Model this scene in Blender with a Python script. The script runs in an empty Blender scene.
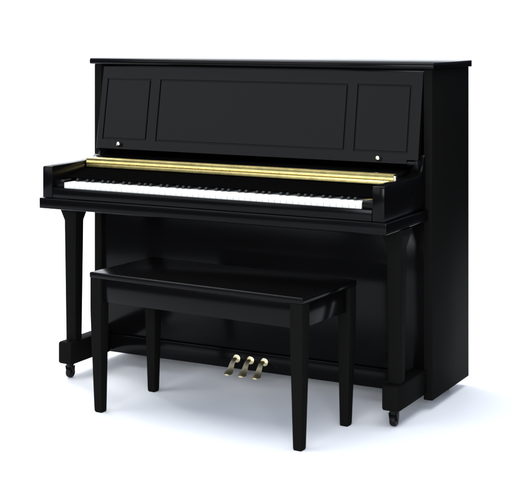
import bpy, bmesh, math, random
from mathutils import Vector, Matrix
random.seed(7)
S = bpy.context.scene
COL = S.collection

# ------------------------------------------------------------------ camera
YAW = 0.4898
CAM = (3.3877, -4.8517, 1.4736)
cam = bpy.data.cameras.new('camera')
cam.sensor_fit = 'HORIZONTAL'; cam.sensor_width = 36.0
cam.lens = 36.0 * 1355.8 / 515.0
cam.shift_y = -(240.0 - 22.37) / 515.0
cam.clip_start = 0.05; cam.clip_end = 200
co = bpy.data.objects.new('camera', cam); COL.objects.link(co)
co.location = CAM; co.rotation_euler = (math.pi / 2, 0, YAW)
S.camera = co
S.render.resolution_x = 1024; S.render.resolution_y = 954
S.view_settings.view_transform = 'Standard'; S.view_settings.look = 'None'
S.view_settings.exposure = 0.0; S.view_settings.gamma = 1.0

# ------------------------------------------------------------------ light
w = bpy.data.worlds.new('World'); S.world = w; w.use_nodes = True
bg = w.node_tree.nodes['Background']
# dim bluish studio air above, near-black studio floor beyond the paper below the horizon
_n, _l = w.node_tree.nodes, w.node_tree.links
_tc = _n.new('ShaderNodeTexCoord'); _sx = _n.new('ShaderNodeSeparateXYZ'); _cr = _n.new('ShaderNodeValToRGB')
_l.new(_tc.outputs['Generated'], _sx.inputs[0]); _l.new(_sx.outputs['Z'], _cr.inputs[0]); _l.new(_cr.outputs[0], bg.inputs[0])
_cr.color_ramp.elements[0].position = 0.0; _cr.color_ramp.elements[0].color = (.03, .03, .035, 1)
_cr.color_ramp.elements[1].position = 0.35; _cr.color_ramp.elements[1].color = (.55, .68, 1.0, 1)
bg.inputs[1].default_value = 0.5

def softbox(name, loc, target, sx, sy, power, color):
    l = bpy.data.lights.new(name, 'AREA'); l.shape = 'RECTANGLE'
    l.size = sx; l.size_y = sy; l.energy = power; l.color = color
    o = bpy.data.objects.new(name, l); COL.objects.link(o)
    o.location = loc
    d = Vector(target) - Vector(loc)
    o.rotation_euler = d.to_track_quat('-Z', 'Y').to_euler()
    return o
softbox('overhead_softbox', (0.3, -0.45, 4.6), (0.3, -0.45, 0.0), 6.5, 5.0, 380, (1.0, 0.99, 0.97))
softbox('front_softbox', (-3.0, -6.0, 3.0), (0.6, -0.2, 0.9), 6.0, 3.4, 185, (0.95, 0.97, 1.0))
softbox('fill_softbox', (3.6, -7.5, 2.3), (0.8, -0.2, 0.2), 6.0, 2.2, 680, (0.90, 0.94, 1.0))
softbox('backdrop_light', (-3.0, 1.9, 4.8), (-1.8, 5.0, 0.8), 6.0, 1.2, 300, (1.0, 1.0, 1.0))

# ------------------------------------------------------------------ materials
def principled(name):
    m = bpy.data.materials.new(name); m.use_nodes = True
    return m, m.node_tree, m.node_tree.nodes['Principled BSDF']

def ebony(name, base, rough, spec, grain=0.15):
    m, nt, b = principled(name)
    N, L = nt.nodes, nt.links
    b.inputs['Specular IOR Level'].default_value = spec
    tc = N.new('ShaderNodeTexCoord')
    mp = N.new('ShaderNodeMapping'); mp.inputs['Scale'].default_value = (6, 60, 60)
    L.new(tc.outputs['Object'], mp.inputs[0])
    n1 = N.new('ShaderNodeTexNoise'); n1.inputs['Scale'].default_value = 4; n1.inputs['Detail'].default_value = 6
    L.new(mp.outputs[0], n1.inputs['Vector'])
    n2 = N.new('ShaderNodeTexNoise'); n2.inputs['Scale'].default_value = 3.2; n2.inputs['Detail'].default_value = 5
    L.new(tc.outputs['Object'], n2.inputs['Vector'])
    mr = N.new('ShaderNodeMapRange'); mr.inputs[1].default_value = .3; mr.inputs[2].default_value = .7
    mr.inputs[3].default_value = rough - .015; mr.inputs[4].default_value = rough + .02
    L.new(n2.outputs[0], mr.inputs[0]); L.new(mr.outputs[0], b.inputs['Roughness'])
    cr = N.new('ShaderNodeValToRGB')
    cr.color_ramp.elements[0].color = (base[0]*.8, base[1]*.8, base[2]*.8, 1)
    cr.color_ramp.elements[1].color = (base[0]*1.25, base[1]*1.2, base[2]*1.2, 1)
    L.new(n1.outputs[0], cr.inputs[0]); L.new(cr.outputs[0], b.inputs['Base Color'])
    bp = N.new('ShaderNodeBump'); bp.inputs['Strength'].default_value = grain; bp.inputs['Distance'].default_value = .0004
    L.new(n1.outputs[0], bp.inputs['Height']); L.new(bp.outputs[0], b.inputs['Normal'])
    return m
EB = ebony('satin_ebony', (.0020, .0020, .0021), .16, .085, .06)
EBS = ebony('satin_ebony_case_side', (.0045, .0045, .0041), .5, .006, .08)
EBD = ebony('dark_felt_and_wood', (.0015, .0015, .0015), .6, .0)

def simple(name, col, rough, metal=0, spec=.5, noise=0.0):
    m, nt, b = principled(name)
    N, L = nt.nodes, nt.links
    b.inputs['Metallic'].default_value = metal; b.inputs['Specular IOR Level'].default_value = spec
    tc = N.new('ShaderNodeTexCoord'); n = N.new('ShaderNodeTexNoise'); n.inputs['Scale'].default_value = 35; n.inputs['Detail'].default_value = 5
    L.new(tc.outputs['Object'], n.inputs['Vector'])
    cr = N.new('ShaderNodeValToRGB')
    cr.color_ramp.elements[0].color = tuple(c*(1-noise) for c in col) + (1,)
    cr.color_ramp.elements[1].color = tuple(min(1, c*(1+noise)) for c in col) + (1,)
    L.new(n.outputs[0], cr.inputs[0]); L.new(cr.outputs[0], b.inputs['Base Color'])
    mr = N.new('ShaderNodeMapRange'); mr.inputs[3].default_value = max(0, rough-.06); mr.inputs[4].default_value = rough+.06
    L.new(n.outputs[0], mr.inputs[0]); L.new(mr.outputs[0], b.inputs['Roughness'])
    return m
BRASS = simple('aged_brass', (.76, .64, .26), .38, 1.0, noise=.28)
BRASSD = simple('dark_brass', (.42, .30, .09), .40, 1.0, noise=.15)
POLBRASS = simple('polished_brass', (1.0, .87, .56), .36, 1.0, noise=.05)
NICKEL = simple('pale_brass', (.92, .84, .62), .2, 1.0, noise=.03)
IVORY = simple('white_key_plastic', (.68, .675, .64), .25, noise=.03)
BLACKKEY = simple('black_key_plastic', (.008, .008, .008), .3, noise=.1)
RUBBER = simple('black_iron', (.003, .003, .003), .45, spec=.12, noise=.2)
FLOORM = simple('white_seamless', (.86, .87, .88), .55, spec=.15, noise=.012)

# ------------------------------------------------------------------ mesh helpers
def link(name, bm, mat, parent=None, smooth=True, tags=None):
    bmesh.ops.recalc_face_normals(bm, faces=bm.faces)
    me = bpy.data.meshes.new(name); bm.to_mesh(me); bm.free()
    me.materials.append(mat)
    if smooth:
        for p in me.polygons: p.use_smooth = True
        try: me.set_sharp_from_angle(angle=math.radians(32))
        except Exception: pass
    o = bpy.data.objects.new(name, me); COL.objects.link(o)
    if parent: o.parent = parent
    for k, v in (tags or {}).items(): o[k] = v
    return o

def add_box(bm, x0, x1, y0, y1, z0, z1, bev=.002, seg=2):
    t = bmesh.new()
    bmesh.ops.create_cube(t, size=1)
    for v in t.verts:
        v.co = Vector((x0 + (v.co.x+.5)*(x1-x0), y0 + (v.co.y+.5)*(y1-y0), z0 + (v.co.z+.5)*(z1-z0)))
    if bev: bmesh.ops.bevel(t, geom=t.edges[:], offset=bev, segments=seg, profile=.5, affect='EDGES')
    merge(bm, t); return bm

def merge(bm, t, M=None):
    if M is not None: bmesh.ops.transform(t, matrix=M, verts=t.verts)
    mp = {v: bm.verts.new(v.co) for v in t.verts}
    for f in t.faces:
        try: bm.faces.new([mp[v] for v in f.verts])
        except ValueError: pass
    t.free()

def box(*a, **k): return add_box(bmesh.new(), *a, **k)

def add_prism(bm, pts, axis, a0, a1, bev=.002):
    """polygon pts extruded along axis ('x': pts are (y,z); 'y': (x,z))"""
    t = bmesh.new()
    def mk(p, a): return (a, p[0], p[1]) if axis == 'x' else (p[0], a, p[1])
    A = [t.verts.new(mk(p, a0)) for p in pts]; B = [t.verts.new(mk(p, a1)) for p in pts]
    t.faces.new(A); t.faces.new(B[::-1]); n = len(pts)
    for i in range(n): t.faces.new((A[i], B[i], B[(i+1) % n], A[(i+1) % n]))
    bmesh.ops.recalc_face_normals(t, faces=t.faces)
    if bev:
        e = [e for e in t.edges if e.calc_face_angle(0) > .8]
        bmesh.ops.bevel(t, geom=e, offset=bev, segments=2, profile=.5, affect='EDGES')
    merge(bm, t); return bm

def add_loft(bm, sections, ch=.004):
    """sections: (cx, cy, z, hx, hy) square with chamfered corners"""
    rings = []
    for cx, cy, z, hx, hy in sections:
        c = min(ch, hx*.5, hy*.5); pts = []
        for sx, sy, in ((1, 1), (-1, 1), (-1, -1), (1, -1)):
            for k in range(4):
                a = {(1,1): 0, (-1,1): 90, (-1,-1): 180, (1,-1): 270}[(sx, sy)] + 30*k
                a = math.radians(a)
                pts.append((cx + sx*(hx-c) + c*math.cos(a), cy + sy*(hy-c) + c*math.sin(a), z))
        rings.append([bm.verts.new(p) for p in pts])
    n = len(rings[0])
    for r0, r1 in zip(rings, rings[1:]):
        for i in range(n): bm.faces.new((r0[i], r0[(i+1) % n], r1[(i+1) % n], r1[i]))
    bm.faces.new(rings[0][::-1]); bm.faces.new(rings[-1])
    return bm

def add_cyl(bm, p0, p1, r0, r1=None, seg=20, rings=1):
    r1 = r0 if r1 is None else r1
    p0, p1 = Vector(p0), Vector(p1); d = p1-p0
    t = bmesh.new()
    bmesh.ops.create_cone(t, cap_ends=True, segments=seg, radius1=r0, radius2=r1, depth=d.length)
    M = Matrix.Translation((p0+p1)/2) @ d.to_track_quat('Z', 'Y').to_matrix().to_4x4()
    merge(bm, t, M); return bm

def add_lathe(bm, prof, origin, axis=(0, 0, 1), seg=28):
    t = bmesh.new(); rings = []
    for r, h in prof:
        rings.append([t.verts.new((r*math.cos(2*math.pi*i/seg), r*math.sin(2*math.pi*i/seg), h)) for i in range(seg)])
    for a, b in zip(rings, rings[1:]):
        for i in range(seg): t.faces.new((a[i], a[(i+1) % seg], b[(i+1) % seg], b[i]))
    t.faces.new(rings[0][::-1]); t.faces.new(rings[-1])
    M = Matrix.Translation(origin) @ Vector(axis).to_track_quat('Z', 'Y').to_matrix().to_4x4()
    merge(bm, t, M); return bm

def thing(name, label, cat, loc=(0, 0, 0), rz=0):
    o = bpy.data.objects.new(name, None); COL.objects.link(o)
    o.location = loc; o.rotation_euler = (0, 0, rz); o.empty_display_size = .1
    o['label'] = label; o['category'] = cat
    return o

# ------------------------------------------------------------------ setting: seamless paper
FWD = Vector((-math.sin(YAW), math.cos(YAW), 0)); RGT = Vector((math.cos(YAW), math.sin(YAW), 0))
def sweep_pt(r, d, z): v = Vector(CAM) + RGT*r + FWD*d; return (v.x, v.y, z)
HL, HR, D0, D1, RAD, TOP = 4.2, 2.6, -2.5, 11.0, 1.6, 6.0
bm = bmesh.new()
nx, ny = 12, 16
g = [[bm.verts.new(sweep_pt(-HL + (HL+HR)*i/nx, D0 + (D1-RAD-D0)*j/ny, 0)) for i in range(nx+1)] for j in range(ny+1)]
for j in range(ny):
    for i in range(nx): bm.faces.new((g[j][i], g[j][i+1], g[j+1][i+1], g[j+1][i]))
link('floor', bm, FLOORM, tags={'kind': 'structure'})
bm = bmesh.new(); rows = []
for k in range(25):
    a = math.pi/2*k/24
    rows.append([bm.verts.new(sweep_pt(-HL + (HL+HR)*i/nx, D1-RAD + RAD*math.sin(a), RAD*(1-math.cos(a)))) for i in range(nx+1)])
rows.append([bm.verts.new(sweep_pt(-HL + (HL+HR)*i/nx, D1, TOP)) for i in range(nx+1)])
for r0, r1 in zip(rows, rows[1:]):
    for i in range(nx): bm.faces.new((r0[i], r0[i+1], r1[i+1], r1[i]))
link('backdrop', bm, FLOORM, tags={'kind': 'structure'})

# ------------------------------------------------------------------ PIANO
W, D, ZB, ZT, H = 1.553, .416, .037, 1.2935, 1.32
T = .036
piano = thing('upright_piano', 'satin black upright piano with its key lid open, brass hinge and three pedals', 'piano')
for x0 in (0, W-T):
    link('side_panel', box(x0, x0+T, 0, D, ZB, ZT, bev=.003), EBS, piano)
# lid with rounded front edge
o_ = .012
pts = [(-o_-.004, ZT+.0004), (-o_-.008, ZT+.007), (-o_-.008, H-.008), (-o_-.005, H-.003), (-o_, H), (D+.004, H), (D+.004, ZT+.0004)]
link('lid', add_prism(bmesh.new(), pts, 'x', -o_, W+o_, bev=.003), EB, piano)
link('back_panel', box(T+.001, W-T-.001, D-.03, D-.004, .06, ZT-.003), EBD, piano)
# header strip under the lid
link('top_rail', box(T+.0005, W-T-.0005, .030, .055, ZT-.03, ZT-.001, bev=.001), EB, piano)

# upper panel, leaning: origin at its top, local z down the slope
PZT, PZB, PYT, PYB = 1.284, .935, .012, -.046
slope = (PYB-PYT)/(PZB-PZT)
def panel_pt(x, z, n):   # n = height out of the plane (towards the room)
    y = PYT + (z-PZT)*slope
    return (x, y - n*.985, z + n*.16)
xs = [.041, .069, .0735, .2845, .289, .3365, .341, 1.1975, 1.202, 1.2435, 1.248, 1.4625, 1.467, W-T-.004]
zs = [PZB, .950, .976, .9805, 1.2275, 1.232, PZT]
def is_groove(i, j):
    xa, za = (xs[i]+xs[i+1])/2, (zs[j]+zs[j+1])/2
    for a, b in ((.069, .289), (.3365, 1.202), (1.2435, 1.467)):
        if a < xa < b and .976 < za < 1.232:
            return not (a+.0045 < xa < b-.0045 and .9805 < za < 1.2275)
    return False
def missing(i, j): return i == len(xs)-2 and j == 0
bm = bmesh.new(); DEP = .0055
lev = {}
for i in range(len(xs)-1):
    for j in range(len(zs)-1):
        if missing(i, j): continue
        n = -DEP if is_groove(i, j) else 0
        lev[i, j] = n
        bm.faces.new([bm.verts.new(panel_pt(x, z, n)) for x, z in ((xs[i], zs[j]), (xs[i+1], zs[j]), (xs[i+1], zs[j+1]), (xs[i], zs[j+1]))])
BK = -.022
for (i, j), n in lev.items():
    bm.faces.new([bm.verts.new(panel_pt(x, z, BK)) for x, z in ((xs[i], zs[j]), (xs[i], zs[j+1]), (xs[i+1], zs[j+1]), (xs[i+1], zs[j]))])
    for di, dj, e in ((1, 0, (1, 0, 1, 1)), (-1, 0, (0, 0, 0, 1)), (0, 1, (0, 1, 1, 1)), (0, -1, (0, 0, 1, 0))):
        m = lev.get((i+di, j+dj), BK)
        if m < n:
            a = (xs[i+e[0]], zs[j+e[1]]); b = (xs[i+e[2]], zs[j+e[3]])
            bm.faces.new([bm.verts.new(panel_pt(*p)) for p in ((*a, n), (*b, n), (*b, m), (*a, m))])
bmesh.ops.remove_doubles(bm, verts=bm.verts, dist=1e-5)
bmesh.ops.recalc_face_normals(bm, faces=bm.faces)
e = [e for e in bm.edges if len(e.link_faces) == 2 and e.calc_face_angle(0) > 1.2 and e.is_convex]
bmesh.ops.bevel(bm, geom=e, offset=.0012, segments=1, affect='EDGES')
upper = link('upper_panel', bm, EB, piano)
for kx, kz in ((.161, .9555), (1.352, .951)):
    bm = bmesh.new(); o = panel_pt(kx, kz, 0)
    add_lathe(bm, [(.011, -.001), (.0125, .001), (.011, .003), (.004, .004)], o, (0, -.985, .16))
    ros = link('knob_plate', bm, RUBBER, upper)
    bm = bmesh.new()
    add_lathe(bm, [(.004, .003), (.0045, .007), (.0075, .009), (.0092, .013), (.0085, .017), (.005, .0195), (.001, .020)], o, (0, -.985, .16))
    link('knob', bm, NICKEL, upper)

# small desk support bar in the notch
bm = bmesh.new()
add_cyl(bm, (1.474, -.052, .9385), (1.517, -.052, .9385), .0085)
add_box(bm, 1.505, 1.5165, -.062, -.001, .928, .950, bev=.002)
link('desk_support', bm, RUBBER, piano)

# arms with a wing that curves up against the case
prof = [(-.403, .7635), (-.403, .882), (-.401, .8885), (-.396, .891), (-.25, .893), (-.10, .896), (-.062, .899), (-.046, .905),
        (-.034, .914), (-.025, .927), (-.017, .944), (-.010, .962), (-.004, .970), (-.001, .970), (-.001, .764)]
for x0 in (.028, W-.028-.046):
    link('arm', add_prism(bmesh.new(), prof, 'x', x0, x0+.046, bev=.002), EB, piano)
AI, AO = .075, W-.075        # inner faces of the arms
# keybed
bm = box(.016, W-.016, -.412, -.002, .7195, .7625, bev=.004, seg=3)
link('keybed', bm, EB, piano)
link('key_slip', box(AI+.001, AO-.001, -.404, -.389, .7635, .806, bev=.003), EB, piano)

# fallboard folded open: flat shelf + folded leaf behind the hinge
bm = bmesh.new()
add_prism(bm, [(-.168, .868), (-.168, .902), (-.160, .906), (-.01, .912), (-.01, .890), (-.15, .884), (-.155, .868)], 'x', AI+.001, AO-.001, bev=.001)
fall = link('fallboard', bm, EB, piano)
# continuous brass hinge: two leaves and a knuckle barrel in segments
hx0, hx1 = .080, 1.4655
bm = bmesh.new()
add_prism(bm, [(-.1700, .8875), (-.1725, .8885), (-.1705, .9040), (-.1660, .9055), (-.150, .9070), (-.150, .9085), (-.1675, .9075), (-.1735, .9050)], 'x', hx0, hx1, bev=0)
link('hinge', bm, BRASS, fall)
bm = bmesh.new()
add_box(bm, hx0, hx1, -.1715, -.1690, .8690, .8865, bev=.0006)
link('hinge', bm, BRASS, fall)
bm = bmesh.new()
nk = 38; st = (hx1-hx0)/nk
for k in range(nk):
    add_cyl(bm, (hx0+k*st+.0012, -.1735, .8868), (hx0+(k+1)*st-.0012, -.1738, .8868), .0032, seg=12)
link('hinge_barrel', bm, BRASSD, fall)
link('hinge_end_glint', box(hx1+.0005, hx1+.009, -.176, -.160, .872, .904, bev=.003), NICKEL, fall)  # pale block added as the highlight on the hinge's right end

link('name_board', add_prism(bmesh.new(), [(-.328, .8405), (-.322, .8405), (-.158, .8665), (-.166, .8665)], 'x', AI+.001, AO-.001, bev=.0), EBD, piano)

# keyboard
KX0, KX1 = .122, 1.430
kb = link('keyboard', box(AI+.001, AO-.001, -.386, -.14, .7635, .792, bev=.001), EBD, piano)
kw = (KX1-KX0)/52
def key_mesh(name, x0, x1, y0, y1, z0, z1, bev):
    return box(x0, x1, y0, y1, z0, z1, bev=bev)
me0 = link('white_key', box(-kw/2+.0007, kw/2-.0007, -.3865, -.215, .7935, .8265, bev=.0012), IVORY, kb)
me0.location.x = KX0 + kw/2
for k in range(1, 52):
    c = me0.copy(); COL.objects.link(c); c.parent = kb
    c.location = (KX0+kw*(k+.5), random.uniform(-.0004, .0004), random.uniform(-.0004, .0002))
bm = bmesh.new()
t = bmesh.new()
prof2 = [(-.338, .8270), (-.332, .8370), (-.329, .8380), (-.225, .8380), (-.225, .8270)]
add_prism(bm, prof2, 'x', -.0056, .0056, bev=.0015)
t.free()
bk0 = link('black_key', bm, BLACKKEY, kb)
first = True
names = 'ABCDEFG'
for k in range(51):
    n = names[k % 7]
    if n in 'ACDFG':
        x = KX0 + kw*(k+1) + {'A': .001, 'C': -.0015, 'D': .0015, 'F': -.002, 'G': 0}[n]
        if first: bk0.location.x = x; first = False
        else:
            c = bk0.copy(); COL.objects.link(c); c.parent = kb; c.location = (x, 0, 0)
for x0, x1 in ((AI+.001, KX0-.001), (KX1+.001, AO-.001)):
    bm = add_prism(bmesh.new(), [(-.386, .793), (-.386, .829), (-.380, .836), (-.30, .838), (-.26, .838), (-.25, .793)], 'x', x0, x1, bev=.002)
    link('key_block', bm, EB, piano)

# lower case
link('lower_panel', box(T+.001, W-T-.001, .014, .034, .134, .718, bev=.002), EB, piano)
link('bottom_rail', box(T+.001, W-T-.001, .004, .036, .056, .1325, bev=.003), EB, piano)
link('bottom_board', box(T+.001, W-T-.001, .038, D-.032, .060, .085), EBD, piano)

# legs, toe blocks, casters
LX = .054
for cx in (LX, W-LX):
    cy = -.224
    bm = bmesh.new()
    sec = [(.7190, .044), (.6990, .044), (.6975, .041)]
    for k in range(9):
        a = math.pi/2*k/8
        sec.append((.6965-.046*math.sin(a), .0285+.012*(1-math.sin(a))**1.0 if False else .0285+.0125*(1-math.sin(a))))
    sec += [(.60, .0280), (.1545, .0235)]
    add_loft(bm, [(cx, cy, z, h, h) for z, h in sec], ch=.003)
    link('leg', bm, EBS, piano)
    bm = add_prism(bmesh.new(), [(-.290, .070), (-.290, .146), (-.284, .153), (-.001, .153), (-.001, .062), (-.280, .062)], 'x', cx-.031, cx+.031, bev=.0025)
    link('toe_block', bm, EBS, piano)
    for yy in (-.252, .30):
        bm = bmesh.new()
        top = .0615 if yy < 0 else .0595
        add_cyl(bm, (cx, yy, top), (cx, yy, .045), .017, .014)
        add_prism(bm, [(yy-.012, .05), (yy+.014, .05), (yy+.010, .022), (yy-.004, .018)], 'x', cx-.0165, cx-.013, bev=.0008)
        add_prism(bm, [(yy-.012, .05), (yy+.014, .05), (yy+.010, .022), (yy-.004, .018)], 'x', cx+.013, cx+.0165, bev=.0008)
        cs = link('caster', bm, RUBBER, piano)
        bm = bmesh.new()
        add_lathe(bm, [(.004, -.012), (.017, -.012), (.0205, -.009), (.022, -.004), (.022, .004), (.0205, .009), (.017, .012), (.004, .012)], (cx, yy+.002, .022), (1, 0, 0))
        link('wheel', bm, RUBBER, cs)

# pedals
for px in (.703, .767, .831):
    bm = bmesh.new()
    rings = []
    path = [(.008, .098, .009, .005), (-.012, .1005, .0095, .006), (-.024, .097, .0105, .0065), (-.034, .088, .0115, .0065), (-.042, .077, .0125, .006),
            (-.050, .066, .0145, .0055), (-.058, .058, .0175, .005), (-.067, .053, .0185, .0045), (-.075, .0515, .0165, .004), (-.081, .051, .010, .003)]
    for y, z, hw, ht in path:
        rings.append([bm.verts.new((px + hw*math.cos(2*math.pi*i/16), y, z + ht*math.sin(2*math.pi*i/16))) for i in range(16)])
    for a, b in zip(rings, rings[1:]):
        for i in range(16): bm.faces.new((a[i], a[(i+1) % 16], b[(i+1) % 16], b[i]))
    bm.faces.new(rings[0][::-1]); bm.faces.new(rings[-1])
    pd = link('pedal', bm, POLBRASS, piano)
    bm = bmesh.new()
    add_lathe(bm, [(.0165, -.003), (.0165, .0015), (.0145, .0030), (.010, .0036)], (px, .0035, .099), (0, -1, 0), seg=24)
    link('pedal_plate', bm, POLBRASS, pd)

# ------------------------------------------------------------------ BENCH
BA = -.068
bench = thing('piano_bench', 'satin black four-legged wooden bench standing in front of the piano pedals', 'bench', (.893, -.461, 0), BA)
hx, hy = .4660, .1995
link('seat', box(-hx, hx, -hy, hy, .508, .530, bev=.005, seg=3), EB, bench)
lx, ly = .4385, .1715
for sx in (-1, 1):
    for sy in (-1, 1):
        bm = bmesh.new()
        # outer faces straight near the apron, tapering below it
        sec = []
        for z, h in ((.5078, .0255), (.40, .0255), (.36, .0250), (.02, .0175), (.006, .0170), (.0, .0150)):
            c = .0255 - h
            sec.append((sx*(lx - c*.35), sy*(ly - c*.35), z, h, h))
        add_loft(bm, sec, ch=.0035)
        link('leg', bm, EBS, bench)
def apron_poly(L0, L1): return [(L0, .5075), (L1, .5075), (L1, .420), (L0, .420)]
gx, gy = lx-.0265, ly-.0265
for s in (-1, 1):
    y0 = s*(ly+.002)
    link('apron', add_prism(bmesh.new(), apron_poly(-gx, gx), 'y', y0-.010, y0+.010, bev=.0015), EB, bench)
    x0 = s*(lx+.002)
    link('apron', add_prism(bmesh.new(), apron_poly(-gy, gy), 'x', x0-.010, x0+.010, bev=.0015), EB, bench)
